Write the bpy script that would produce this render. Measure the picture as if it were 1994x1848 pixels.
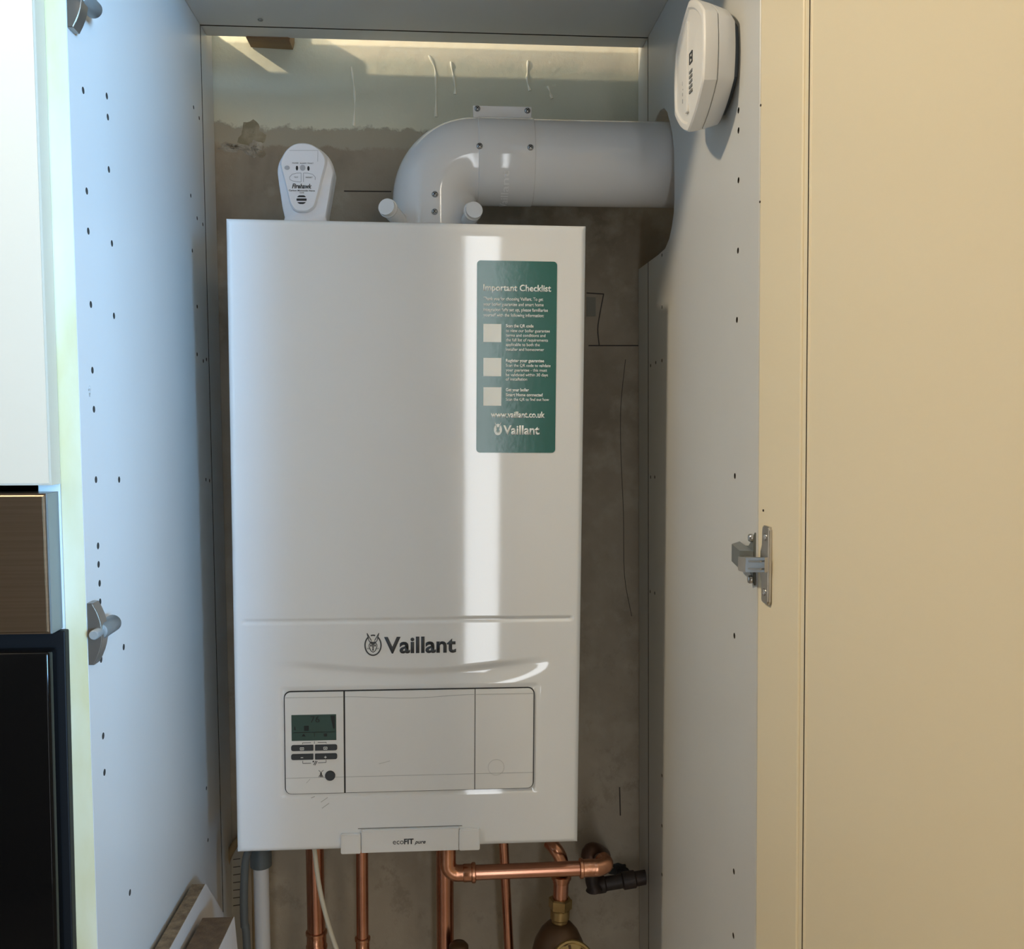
import bpy, bmesh, math, random
from mathutils import Vector, Matrix
random.seed(7)
D = bpy.data
S = bpy.context.scene
COL = S.collection
for o in list(D.objects): D.objects.remove(o)

# ------------------------------------------------------------------ camera, world, lights, exposure
W, H, F = 1994, 1848, 1900.0
CP = Vector((.23303, -1.08465, 1.48714))
def basis(yaw, pitch, roll):
    cy, sy, cp, sp = math.cos(yaw), math.sin(yaw), math.cos(pitch), math.sin(pitch)
    f = Vector((sy*cp, cy*cp, sp)); r = Vector((cy, -sy, 0)); u = r.cross(f)
    cr, sr = math.cos(roll), math.sin(roll)
    return cr*r+sr*u, -sr*r+cr*u, f
CR, CU, CF = basis(.07049, -.05542, .00048)
cam = D.cameras.new('camera'); co = D.objects.new('camera', cam); COL.objects.link(co)
cam.sensor_fit = 'HORIZONTAL'; cam.sensor_width = 36; cam.lens = 36*F/W; cam.clip_start = .02
co.matrix_world = Matrix(((CR.x, CU.x, -CF.x, CP.x), (CR.y, CU.y, -CF.y, CP.y), (CR.z, CU.z, -CF.z, CP.z), (0, 0, 0, 1)))
S.camera = co

S.view_settings.view_transform = 'Standard'; S.view_settings.look = 'None'
S.view_settings.exposure = 0.0; S.view_settings.gamma = 1; S.view_settings.use_curve_mapping = False
wd = D.worlds.new('world'); S.world = wd; wd.use_nodes = True
bg = wd.node_tree.nodes['Background']; bg.inputs[0].default_value = (.75, .86, 1, 1); bg.inputs[1].default_value = .6

def area(name, loc, target, sx, sy, energy, color, spread=math.pi):
    l = D.lights.new(name, 'AREA'); l.shape = 'RECTANGLE'; l.size = sx; l.size_y = sy
    l.energy = energy; l.color = color; l.spread = spread
    o = D.objects.new(name, l); COL.objects.link(o); o.location = loc
    o.rotation_euler = (Vector(target)-Vector(loc)).to_track_quat('-Z', 'Y').to_euler()
    return o
def spot(name, loc, target, energy, color, size, blend=.4, rad=.035):
    l = D.lights.new(name, 'SPOT'); l.energy = energy; l.color = color; l.spot_size = size; l.spot_blend = blend
    l.shadow_soft_size = rad
    o = D.objects.new(name, l); COL.objects.link(o); o.location = loc
    o.rotation_euler = (Vector(target)-Vector(loc)).to_track_quat('-Z', 'Y').to_euler()
    return o
# big kitchen window on the right-hand wall, narrow glazed strip in the wall opposite the cupboard
area('window_light', (1.80, -3.15, 1.75), (.03, 0, 2.02), .95, 1.00, 42, (.27, .58, 1), math.radians(42))
area('glazed_strip_light', (.47, -3.17, 1.12), (.47, 0, 1.12), .15, 2.2, 11, (.90, .95, 1))
# warm recessed ceiling lamps, then an added fill
spot('ceiling_lamp_light', (-.55, -.66, 2.375), (.45, -.1, 1.35), 52, (1, .83, .60), math.radians(168), .3, .05)
spot('ceiling_lamp_light', (-.62, -.02, 2.375), (.12, .235, 1.99), 42, (1, .82, .58), math.radians(54), .2, .010)
area('added_fill_light', (1.2, -2.2, 2.38), (.9, -1.6, 0), .9, .9, 56, (1, .88, .72))  # added warm fill to brighten the left panel, no fitting behind it

# ------------------------------------------------------------------ measured dimensions
XL, XR, YF, YG, YW, ZC = -.06093, .50307, -.2655, .18279, .2476, 1.97795
LEAN = -.00913
def lx(x0, z): return x0+LEAN*(z-1.35)
def ray(px, py): return CF*F+CR*(px-W/2)-CU*(py-H/2)
def onx(px, py, x0):
    d = ray(px, py); n = Vector((1, 0, -LEAN)); c = x0-LEAN*1.35
    return CP+d*((c-CP.dot(n))/d.dot(n))
def ony(px, py, y0):
    d = ray(px, py); return CP+d*((y0-CP.y)/d.y)
BW, BH = .38846, .7034
MB = (Matrix.Translation((.195, 0, 1.35)) @ Matrix.Rotation(.01059, 4, 'Z') @ Matrix.Rotation(.03231, 4, 'X')
      @ Matrix.Rotation(.00423, 4, 'Y') @ Matrix.Translation((-BW/2, 0, -BH/2)))
MBI = MB.inverted()
def bl(px, py, d=0):      # photo point -> (u, v) on the boiler's front
    a = MBI @ CP; b = (MBI @ (CP+ray(px, py)))-a
    t = (d-a.y)/b.y; p = a+b*t; return p.x, p.z

# ------------------------------------------------------------------ materials
MATS = {}
def mat(name, col, rough=.5, metal=0, var=None, bump=None, coat=0, spec=.5, aniso=0, streak=None):
    if name in MATS: return MATS[name]
    m = D.materials.new(name); m.use_nodes = True; nt = m.node_tree; N = nt.nodes; L = nt.links
    b = N['Principled BSDF']
    b.inputs['Base Color'].default_value = (*col, 1); b.inputs['Roughness'].default_value = rough
    b.inputs['Metallic'].default_value = metal; b.inputs['Coat Weight'].default_value = coat
    b.inputs['Specular IOR Level'].default_value = spec
    tc = N.new('ShaderNodeTexCoord')
    if var:   # (scale, colour2, low, high)
        n = N.new('ShaderNodeTexNoise'); n.inputs['Scale'].default_value = var[0]; n.inputs['Detail'].default_value = 6
        mp = N.new('ShaderNodeMapping'); L.new(tc.outputs['Object'], mp.inputs[0]); L.new(mp.outputs[0], n.inputs[0])
        if streak: mp.inputs['Scale'].default_value = streak
        r = N.new('ShaderNodeValToRGB'); r.color_ramp.elements[0].position = var[2]; r.color_ramp.elements[1].position = var[3]
        r.color_ramp.elements[0].color = (*col, 1); r.color_ramp.elements[1].color = (*var[1], 1)
        L.new(n.outputs[0], r.inputs[0]); L.new(r.outputs[0], b.inputs['Base Color'])
    if bump:
        n = N.new('ShaderNodeTexNoise'); n.inputs['Scale'].default_value = bump[0]; n.inputs['Detail'].default_value = 3
        L.new(tc.outputs['Object'], n.inputs[0])
        bp = N.new('ShaderNodeBump'); bp.inputs['Strength'].default_value = bump[1]; bp.inputs['Distance'].default_value = bump[2]
        L.new(n.outputs[0], bp.inputs['Height']); L.new(bp.outputs[0], b.inputs['Normal'])
    MATS[name] = m; return m
melamine = mat('grey_melamine', (.60, .60, .57), .38, var=(3, (.57, .57, .54), .4, .7), bump=(900, .04, .0004))
edgeband = mat('cream_edge_band', (.66, .62, .44), .45, var=(11, (.55, .47, .22), .42, .62), streak=(1, 1, .35))
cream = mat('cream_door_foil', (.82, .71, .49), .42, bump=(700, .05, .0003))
enamel = mat('white_enamel', (.725, .735, .725), .045, bump=(150, .010, .0004))
plastic_w = mat('white_plastic', (.72, .72, .70), .32)
flap_w = mat('satin_white_plastic', (.70, .70, .675), .36, bump=(800, .05, .0003))
flue_w = mat('white_flue_paint', (.70, .70, .69), .09, bump=(200, .02, .0006))
alarm_w = mat('matt_white_plastic', (.74, .72, .67), .45)
coal_w = mat('alarm_white_plastic', (.74, .76, .80), .38)
grey_pl = mat('dark_grey_plastic', (.07, .085, .09), .45)
pipe_g = mat('pale_grey_plastic', (.48, .49, .50), .35)
cable_g = mat('grey_rubber_cable', (.075, .08, .075), .6)
cable_w = mat('cream_cable', (.60, .57, .47), .45)
tan = mat('tan_cable', (.30, .22, .12), .55)
copper = mat('copper', (.66, .33, .22), .24, 1, var=(18, (.46, .21, .135), .35, .75), bump=(60, .05, .001))
copper_f = mat('copper_fitting', (.72, .37, .23), .26, 1, var=(45, (.40, .18, .105), .35, .7), bump=(160, .25, .001))
copper_d = mat('tarnished_copper', (.13, .07, .045), .45, .7, var=(30, (.07, .04, .03), .35, .7))
iron = mat('black_iron', (.035, .028, .025), .5, .3, var=(40, (.07, .045, .035), .4, .7), bump=(120, .3, .002))
brass = mat('brass', (.45, .33, .15), .35, .9, var=(30, (.3, .2, .08), .4, .7))
bronze = mat('brown_bronze', (.12, .065, .03), .42, .35, var=(14, (.07, .04, .02), .4, .7))
chrome = mat('nickel_metal', (.55, .53, .50), .28, 1, var=(30, (.42, .40, .37), .4, .7))
steel = mat('brushed_steel', (.36, .28, .20), .30, 1, var=(8, (.32, .25, .175), .4, .6), streak=(1, 1, 60))
greysteel = mat('grey_painted_metal', (.22, .24, .235), .4, .5)
damper_m = mat('dull_nickel', (.30, .275, .235), .3, .85)
screwm = mat('zinc_screw', (.42, .43, .44), .3, 1)
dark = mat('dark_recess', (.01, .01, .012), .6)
blackgl = mat('black_glass', (.002, .002, .002), .07, spec=.2, var=(5, (.006, .005, .004), .5, .8))
blackpl = mat('black_plastic', (.005, .0055, .006), .5, spec=.2)
ink = mat('dark_ink', (.045, .05, .055), .5)
lineink = mat('grey_seam', (.20, .20, .19), .6)
lightline = mat('pale_seam', (.42, .42, .41), .6)
white_ink = mat('white_ink', (.80, .84, .82), .5)
green = mat('green_label_film', (.010, .105, .085), .14, var=(5, (.014, .13, .112), .4, .7), bump=(160, .05, .001))
lcd = mat('green_lcd', (.045, .085, .075), .15)
lcd_ink = mat('lcd_segment', (.006, .012, .012), .3)
btn = mat('charcoal_rubber', (.03, .035, .04), .45)
chip = mat('raw_chipboard', (.28, .20, .115), .85, var=(120, (.13, .085, .045), .35, .7), bump=(300, .6, .003))
whiteboard = mat('white_melamine', (.62, .59, .55), .5)
timber = mat('rough_timber', (.30, .20, .10), .75, var=(20, (.20, .12, .06), .35, .7), streak=(.3, 1, 1))
pencil = mat('pencil_mark', (.05, .04, .035), .8)
drip = mat('dried_paint_drip', (.80, .79, .68), .5)
filler = mat('dried_filler', (.42, .39, .33), .9, var=(60, (.22, .19, .14), .4, .65), bump=(90, .8, .004))
roomp = mat('kitchen_wall_paint', (.42, .36, .27), .8, bump=(200, .1, .001))
ceilp = mat('ceiling_paint', (.80, .79, .76), .85)
floorm = mat('floor_tiles', (.32, .28, .24), .45, var=(5, (.26, .23, .2), .4, .6))
glassm = mat('window_glass', (.5, .6, .7), .05)

def wall_material():
    m = D.materials.new('old_wall_plaster'); m.use_nodes = True; nt = m.node_tree; N = nt.nodes; L = nt.links
    b = N['Principled BSDF']; b.inputs['Roughness'].default_value = .85
    g = N.new('ShaderNodeNewGeometry'); sp = N.new('ShaderNodeSeparateXYZ'); L.new(g.outputs['Position'], sp.inputs[0])
    def noise(scale, det=5, stretch=None, rough=.6):
        n = N.new('ShaderNodeTexNoise'); n.inputs['Scale'].default_value = scale; n.inputs['Detail'].default_value = det
        n.inputs['Roughness'].default_value = rough
        mp = N.new('ShaderNodeMapping'); L.new(g.outputs['Position'], mp.inputs[0])
        if stretch: mp.inputs['Scale'].default_value = stretch
        L.new(mp.outputs[0], n.inputs[0]); return n.outputs[0]
    def math_(op, a, c=None, clamp=False):
        n = N.new('ShaderNodeMath'); n.operation = op; n.use_clamp = clamp
        for i, v in enumerate((a, c)):
            if v is None: continue
            if isinstance(v, (int, float)): n.inputs[i].default_value = v
            else: L.new(v, n.inputs[i])
        return n.outputs[0]
    def mix(f, a, c):
        n = N.new('ShaderNodeMix'); n.data_type = 'RGBA'; L.new(f, n.inputs[0])
        for i, v in ((6, a), (7, c)):
            if isinstance(v, tuple): n.inputs[i].default_value = (*v, 1)
            else: L.new(v, n.inputs[i])
        return n.outputs[2]
    def ramp(v, lo, hi):
        n = N.new('ShaderNodeMapRange'); n.clamp = True; L.new(v, n.inputs[0])
        n.inputs[1].default_value = lo; n.inputs[2].default_value = hi; return n.outputs[0]
    Z, X = sp.outputs[2], sp.outputs[0]
    # bare plaster with damp stains and trowel marks
    plas = mix(ramp(noise(7, 6), .38, .66), (.30, .255, .195), (.185, .15, .108))
    plas = mix(math_('MULTIPLY', ramp(noise(22, 7), .50, .66), .7), plas, (.36, .32, .25))
    plas = mix(math_('MULTIPLY', ramp(noise(20, 8, (1, 1, .8), .75), .535, .62), math_('MULTIPLY', ramp(Z, 1.30, 1.0), .85)), plas, (.085, .065, .045))
    plas = mix(math_('MULTIPLY', ramp(noise(5, 4, (2.2, 1, .3)), .45, .62), .5), plas, (.34, .30, .235))
    low = ramp(Z, 1.30, .95)
    plas = mix(math_('MULTIPLY', low, .5), plas, (.50, .43, .33))
    # thin skim band, then old green-grey paint with a ragged lower edge, cream splashed top coat at the right
    rag = math_('MULTIPLY', math_('SUBTRACT', noise(24, 8, None, .7), .5), .045)
    zr = math_('ADD', Z, rag)
    col = mix(ramp(zr, 1.846, 1.850), plas, (.34, .31, .24))
    edge = math_('ADD', math_('ADD', zr, math_('MULTIPLY', math_('SUBTRACT', noise(4, 2), .5), .03)), 0)
    paint = mix(ramp(noise(6, 3), .35, .7), (.55, .56, .45), (.61, .60, .475))
    col = mix(ramp(edge, 1.872, 1.876), col, paint)
    top = math_('ADD', zr, math_('MULTIPLY', X, .02))
    cm = math_('MULTIPLY', ramp(top, 1.962, 1.975), ramp(X, .05, .12))
    col = mix(math_('MULTIPLY', cm, .8), col, (.72, .66, .52))
    L.new(col, b.inputs['Base Color'])
    bp = N.new('ShaderNodeBump'); bp.inputs['Strength'].default_value = .5; bp.inputs['Distance'].default_value = .004
    hgt = math_('ADD', noise(30, 8, None, .6), math_('MULTIPLY', ramp(edge, 1.872, 1.876), .6))
    L.new(hgt, bp.inputs['Height']); L.new(bp.outputs[0], b.inputs['Normal'])
    return m
plaster = wall_material()

# ------------------------------------------------------------------ helpers
def world_inv(p):
    m = Matrix.Identity(4); chain = []
    while p: chain.append(p); p = p.parent
    for o in reversed(chain): m = m @ o.matrix_parent_inverse @ Matrix.LocRotScale(o.location, o.rotation_euler, o.scale)
    return m.inverted()
def tag(o, label=None, cat=None, group=None, kind=None):
    for k, v in (('label', label), ('category', cat), ('group', group), ('kind', kind)):
        if v: o[k] = v
    return o
def obj(name, bm, m, parent=None, M=None, smooth=None, kind=None, label=None):
    if M: bmesh.ops.transform(bm, matrix=M, verts=bm.verts)
    bmesh.ops.recalc_face_normals(bm, faces=bm.faces)
    xs = [v.co.x for v in bm.verts]; ys = [v.co.y for v in bm.verts]; zs = [v.co.z for v in bm.verts]
    c = Vector(((min(xs)+max(xs))/2, (min(ys)+max(ys))/2, min(zs)))
    bmesh.ops.translate(bm, vec=-c, verts=bm.verts)
    me = D.meshes.new(name); bm.to_mesh(me); bm.free(); me.materials.append(m)
    if smooth is not None:
        for p in me.polygons: p.use_smooth = True
        try: me.set_sharp_from_angle(angle=math.radians(smooth))
        except Exception: pass
    o = D.objects.new(name, me); COL.objects.link(o); o.location = c
    if parent: o.parent = parent; o.matrix_parent_inverse = world_inv(parent)
    if kind: o['kind'] = kind
    if label: o['label'] = label
    return o
def thing(name, label, cat, loc, group=None):
    o = D.objects.new(name, None); COL.objects.link(o); o.location = loc; o.empty_display_size = .05
    return tag(o, label, cat, group)
def bx(lo, hi, bev=0, seg=2, bm=None):
    b = bmesh.new()
    bmesh.ops.create_cube(b, size=1)
    lo, hi = Vector(lo), Vector(hi)
    bmesh.ops.scale(b, vec=hi-lo, verts=b.verts); bmesh.ops.translate(b, vec=(lo+hi)/2, verts=b.verts)
    if bev: bmesh.ops.bevel(b, geom=b.edges[:], offset=bev, segments=seg, affect='EDGES', profile=.5)
    return join(bm, b)
def join(bm, b):
    if bm is None: return b
    me = D.meshes.new('t'); b.to_mesh(me); b.free(); bm.from_mesh(me); D.meshes.remove(me); return bm
def prism(pts, vec, bev=0, bm=None, seg=2):
    b = bmesh.new(); v1 = [b.verts.new(p) for p in pts]; v2 = [b.verts.new(Vector(p)+Vector(vec)) for p in pts]
    n = len(pts); f1 = b.faces.new(v1); b.faces.new(v2[::-1])
    for i in range(n): b.faces.new((v1[(i+1) % n], v1[i], v2[i], v2[(i+1) % n]))
    if bev:
        bmesh.ops.recalc_face_normals(b, faces=b.faces)
        bmesh.ops.bevel(b, geom=list(f1.edges), offset=bev, segments=seg, affect='EDGES')
    return join(bm, b)
def tube(path, rad, seg=20, bm=None, cap=True):
    path = [Vector(p) for p in path]; n = len(path)
    rads = rad if isinstance(rad, (list, tuple)) else [rad]*n
    b = bmesh.new(); rings = []; up = None
    for i, p in enumerate(path):
        t = (path[min(i+1, n-1)]-path[max(i-1, 0)])
        if t.length < 1e-9: t = path[-1]-path[0]
        t.normalize()
        if up is None: up = t.orthogonal().normalized()
        else: up = (up-t*up.dot(t)).normalized()
        s = t.cross(up)
        rings.append([b.verts.new(p+(up*math.cos(a)+s*math.sin(a))*rads[i]) for a in [2*math.pi*k/seg for k in range(seg)]])
    for i in range(n-1):
        for k in range(seg):
            b.faces.new((rings[i][k], rings[i][(k+1) % seg], rings[i+1][(k+1) % seg], rings[i+1][k]))
    if cap: b.faces.new(rings[0][::-1]); b.faces.new(rings[-1])
    return join(bm, b)
def lathe(prof, origin, axis, seg=32, bm=None):   # prof: [(r, h)]
    axis = Vector(axis).normalized(); o = Vector(origin); path = []; rads = []
    up = axis.orthogonal().normalized(); s = axis.cross(up); b = bmesh.new(); rings = []
    for r, h in prof:
        rings.append([b.verts.new(o+axis*h+(up*math.cos(a)+s*math.sin(a))*max(r, 1e-5)) for a in [2*math.pi*k/seg for k in range(seg)]])
    for i in range(len(prof)-1):
        for k in range(seg): b.faces.new((rings[i][k], rings[i][(k+1) % seg], rings[i+1][(k+1) % seg], rings[i+1][k]))
    b.faces.new(rings[0][::-1]); b.faces.new(rings[-1])
    return join(bm, b)
def arc(c, a, bdir, r, a0, a1, n=12):
    c, a, bdir = Vector(c), Vector(a), Vector(bdir)
    return [c+(a*math.cos(a0+(a1-a0)*i/n)+bdir*math.sin(a0+(a1-a0)*i/n))*r for i in range(n+1)]
def smooth_path(pts, n=8):      # Catmull-Rom
    pts = [Vector(p) for p in pts]; P = [pts[0]*2-pts[1]]+pts+[pts[-1]*2-pts[-2]]; out = []
    for i in range(1, len(P)-2):
        for k in range(n):
            t = k/n; p0, p1, p2, p3 = P[i-1], P[i], P[i+1], P[i+2]
            out.append(.5*((2*p1)+(p2-p0)*t+(2*p0-5*p1+4*p2-p3)*t*t+(3*p1-p0-3*p2+p3)*t**3))
    return out+[pts[-1]]
def rrect(u0, v0, u1, v1, r, n=6, rs=None):
    rs = rs or (r, r, r, r); out = []
    for (cx, cy, a, rr) in ((u1, v1, 0, rs[0]), (u0, v1, 90, rs[1]), (u0, v0, 180, rs[2]), (u1, v0, 270, rs[3])):
        sx = -1 if cx == u1 else 1; sy = -1 if cy == v1 else 1
        if rr <= 0: out.append((cx, cy)); continue
        for k in range(n+1):
            t = math.radians(a+90*k/n); out.append((cx+sx*rr+rr*math.cos(t), cy+sy*rr+rr*math.sin(t)))
    return out
def plate(pts2, d0, d1, bev=0, bm=None):    # flat plate in the boiler's own frame; d toward the viewer is negative
    return prism([(u, d0, v) for u, v in pts2], (0, d1-d0, 0), bev, bm)
def strokes(segs, w, d0, d1, bm=None):
    for (a, b_) in segs:
        a, b2 = Vector(a), Vector(b_); t = (b2-a).normalized(); n = Vector((-t.y, t.x))*w/2; e = t*w/2*0
        bm = plate([a-n-e, b2-n+e, b2+n+e, a+n-e], d0, d1, 0, bm)
    return bm
def disc2(cu, cv, ru, rv=None, n=28):
    rv = rv or ru
    return [(cu+ru*math.cos(2*math.pi*k/n), cv+rv*math.sin(2*math.pi*k/n)) for k in range(n)]
def text_mesh(s, bold=0, shear=0, extrude=.0):
    c = D.curves.new('t', 'FONT'); c.body = s; c.size = 1; c.offset = bold; c.shear = shear; c.extrude = extrude; c.resolution_u = 3
    o = D.objects.new('t', c); COL.objects.link(o); bpy.context.view_layer.update()
    me = D.meshes.new_from_object(o.evaluated_get(bpy.context.evaluated_depsgraph_get()))
    COL.objects.unlink(o); D.objects.remove(o); D.curves.remove(c)
    b = bmesh.new(); b.from_mesh(me); D.meshes.remove(me)
    return b
def text_bm(s, u0, u1, vb, cap, d, bold=0, shear=0, bm=None, th=.00015, vert=False):
    """writing laid on the boiler's front: left and right ends, baseline, capital height"""
    b = text_mesh(s, bold, shear)
    xs = [v.co.x for v in b.verts]; x0, x1 = min(xs), max(xs)
    k = (u1-u0)/(x1-x0); ky = cap/.70
    for v in b.verts:
        x, y = v.co.x, v.co.y
        v.co = (u0+(x-x0)*k, d, vb+y*ky)
    r = bmesh.ops.extrude_face_region(b, geom=b.faces[:])
    bmesh.ops.translate(b, vec=(0, th, 0), verts=[e for e in r['geom'] if isinstance(e, bmesh.types.BMVert)])
    return join(bm, b)
def ptext(s, xl, xr, yb, cap_px, d, bold=0, shear=0, bm=None):
    u0, v0 = bl(xl, yb); u1, _ = bl(xr, yb); cap = bl(xl, yb-cap_px)[1]-v0
    return text_bm(s, u0, u1, v0, cap, d, bold, shear, bm)
def boolean_cut(o, cutter_bm):
    me = D.meshes.new('c'); bmesh.ops.recalc_face_normals(cutter_bm, faces=cutter_bm.faces); cutter_bm.to_mesh(me); cutter_bm.free(); me.materials.append(mat('core_painted_shade', (.035, .028, .02), .9))  # core colour darkened to paint shade into the holes and grooves
    c = D.objects.new('c', me); COL.objects.link(c)
    md = o.modifiers.new('b', 'BOOLEAN'); md.object = c; md.operation = 'DIFFERENCE'; md.solver = 'EXACT'; md.use_self = True; md.material_mode = 'TRANSFER'
    bpy.context.view_layer.update()
    nm = D.meshes.new_from_object(o.evaluated_get(bpy.context.evaluated_depsgraph_get()))
    o.modifiers.clear(); old = o.data; name = old.name; o.data = nm; D.meshes.remove(old); nm.name = name
    COL.objects.unlink(c); D.objects.remove(c); D.meshes.remove(me)

# ------------------------------------------------------------------ the room
def struct(name, bm, m, parent=None): return obj(name, bm, m, parent, kind='structure')
wall = struct('wall_back', bx((-2.2, YW, 0), (2.4, YW+.1, 2.4)), plaster)
struct('wall_front', bx((-2.2, -3.3, 0), (2.4, -3.2, 2.4)), roomp)
struct('wall_left', bx((-2.3, -3.3, 0), (-2.2, YW+.1, 2.4)), roomp)
struct('wall_right', bx((2.4, -3.3, 0), (2.5, YW+.1, 2.4)), roomp)
struct('wall_inner', bx((.64, -.262, 0), (.74, YW, 2.4)), roomp)
struct('floor', bx((-2.3, -3.3, -.1), (2.5, YW+.1, 0)), floorm)
struct('ceiling', bx((-2.3, -3.3, 2.4), (2.5, YW+.1, 2.5)), ceilp)
struct('trim_1', bx((.5235, -.2655, 0), (.639, -.2475, 1.996)), cream)       # filler strip beside the cupboard
def window(name, ctr, half_w, half_h, axis):
    t = bmesh.new(); f = .05
    for s in (-1, 1):
        for (a, b_) in (((s*(half_w+f/2), 0), (f/2, half_h+f)), ((0, s*(half_h+f/2)), (half_w, f/2))):
            c = Vector(ctr); e = Vector((0, 0, b_[1]))
            if axis == 'x': c += Vector((0, a[0], a[1])); e += Vector((.02, b_[0], 0))
            else: c += Vector((a[0], 0, a[1])); e += Vector((b_[0], .02, 0))
            t = bx(c-e, c+e, 0, 2, t)
    struct(name, t, roomp)
window('window_1', (1.80, -3.18, 1.75), .475, .50, 'y')
window('window_2', (.47, -3.18, 1.15), .075, 1.1, 'y')

# marks on the wall
bm = None
for pts in ([(670, 372), (762, 373)], [(1142, 570.5), (1175.5, 572.5)], [(1175.5, 572), (1169, 606), (1164, 640), (1167, 674)], [(1146, 673), (1243, 673)],
            [(1206.5, 1533), (1208, 1588)], [(1218, 700), (1209, 790), (1209, 880), (1214, 1000), (1216, 1120), (1230, 1200)]):
    w = .0008 if pts[0][0] != 1218 else .0004
    P = [ony(x, y, YW-.0004) for x, y in pts]; bm = tube(P if len(P) < 3 else smooth_path(P, 4), w, 6, bm)
obj('pencil_lines', bm, pencil, wall)
for pts in ([(684, 130), (689, 165), (691, 200), (689, 246)], [(835, 108), (847, 135), (849, 175), (849, 228)], [(878, 120), (881, 140), (886, 165), (886, 184)],
            [(1028, 118), (1027, 140), (1027, 160), (1032, 177)], [(1066, 168), (1071, 180), (1075, 192)]):
    P = smooth_path([ony(x, y, YW-.0002) for x, y in pts], 5)
    obj('paint_drip', tube(P, [.0012+.0006*math.sin(i) for i in range(len(P)-1)]+[.0022], 8), drip, wall, smooth=60)
def blob(c, rx, rz, dep, n=26, m=7, seed=1):
    rnd = random.Random(seed); b = bmesh.new(); ph = [rnd.uniform(0, 6.28) for _ in range(6)]
    prev = None; cen = b.verts.new((c.x, c.y-dep, c.z))
    for j in range(1, m+1):
        q = j/m; ring = []
        for k in range(n):
            a = 2*math.pi*k/n; w = 1+.16*math.sin(3*a+ph[0])+.12*math.sin(5*a+ph[1])+.08*math.sin(9*a+ph[2])
            ring.append(b.verts.new((c.x+rx*q*w*math.cos(a), c.y-dep*(1-q**2)*(1+.5*rnd.uniform(-1, 1)) + (.0005 if j == m else 0), c.z+rz*q*w*math.sin(a))))
        for k in range(n):
            if prev: b.faces.new((prev[k], prev[(k+1) % n], ring[(k+1) % n], ring[k]))
            else: b.faces.new((cen, ring[(k+1) % n], ring[k]))
        prev = ring
    return b
P = ony(456, 287, YW); bm = blob(P, .022, .006, .004, seed=3)
P = ony(497, 291, YW); bm = join(bm, blob(P, .014, .012, .004, seed=5))
obj('filler_patch', bm, filler, wall, smooth=50)
P = ony(490, 262, YW-.0005); bm = blob(P, .016, .017, .0012, seed=9)
obj('damp_spot', bm, mat('damp_plaster', (.22, .195, .13), .9, var=(50, (.33, .29, .21), .4, .6)), wall, smooth=50)
obj('socket_ghost', prism([ony(x, y, YW-.001) for x, y in ((1142, 578), (1160, 579), (1160, 616), (1142, 616))], (0, .001, 0), .0004), mat('grey_plaster_patch', (.19, .18, .15), .85), wall)
t = tag(obj('timber_block', prism([ony(x, y, YW-.034) for x, y in ((473, 60), (479, 73), (563, 78), (566, 64))]+[ony(566, 20, YW-.034), ony(473, 20, YW-.034)], (0, .033, 0), .0015), timber),
        'rough brown timber block fixed to the wall above the boiler cupboard', 'wood block')

# ------------------------------------------------------------------ boiler cupboard
cab = thing('tall_cabinet', 'open tall kitchen cupboard with grey inside panels and cream door, round the boiler', 'cabinet', (.221, 0, 0))
TOP = ZC+.018
def panel_slab(x0, outline, thick):      # outline [(y, z)], inner face leaning slightly
    return prism([(lx(x0, z), y, z) for y, z in outline], (thick, 0, 0), .0008, None, 1)
def holes(pts, x0, side):
    b = bmesh.new()
    for (px, py, r) in pts:
        c = onx(px, py, x0); lathe([(r, 0), (r, .018)], c+Vector((-.006 if side < 0 else .006, 0, 0))-Vector((.009 if False else 0, 0, 0))+Vector((-.009, 0, 0)), (1, 0, 0), 12, b)
    return b
def groove_cutter(b, x0, s):
    v = []
    b2 = prism([(lx(x0, -.1)-.006, YG-.0017, .02), (lx(x0, -.1)+.006, YG-.0017, .02), (lx(x0, -.1)+.006, YG+.0017, .02), (lx(x0, -.1)-.006, YG+.0017, .02)], (LEAN*2.2, 0, 2.15))
    return join(b, b2)
# left side panel
lp = obj('side_panel', panel_slab(XL, [(YF, .02), (YW-.002, .02), (YW-.002, TOP), (YF, TOP)], -.0165), melamine, cab)
HL = [(162,176),(208,187),(210,228),(212,330),(169,372),(172,450),(218,474),(377,209),(388,230),(371.5,381),(384,425),(395,437),(374.5,488),
      (177,593),(222,615),(384,597),(384,690),(396,703),(180,721),(183,797),(187,934),(232,934),(401,934),(408,936),(191,1063),(192,1099),(194,1136),(195,1172),
      (241,1260),(197,1284),(201,1433),(203.5,1504),(253,1738),(402,1535),(405,1636),(402,700)]
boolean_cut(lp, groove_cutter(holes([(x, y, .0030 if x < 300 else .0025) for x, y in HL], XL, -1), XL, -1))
obj('edge_band', prism([(lx(XL, z)+dx, YF-.0007, z) for dx, z in ((0, .02), (-.0165, .02), (-.0165, TOP), (0, TOP))], (0, .0007, 0)), edgeband, cab, label='yellowed cream front edge of the left panel')
# chipped spot
obj('chipped_spot', blob(Vector((0, 0, 0)), .0028, .0055, .0006, seed=2), mat('chipped_core', (.22, .2, .17), .9, var=(400, (.5, .5, .48), .4, .6)), lp,
    M=Matrix.Translation(onx(174, 761, XL)) @ Matrix.Rotation(math.radians(90), 4, 'Z'))
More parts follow.
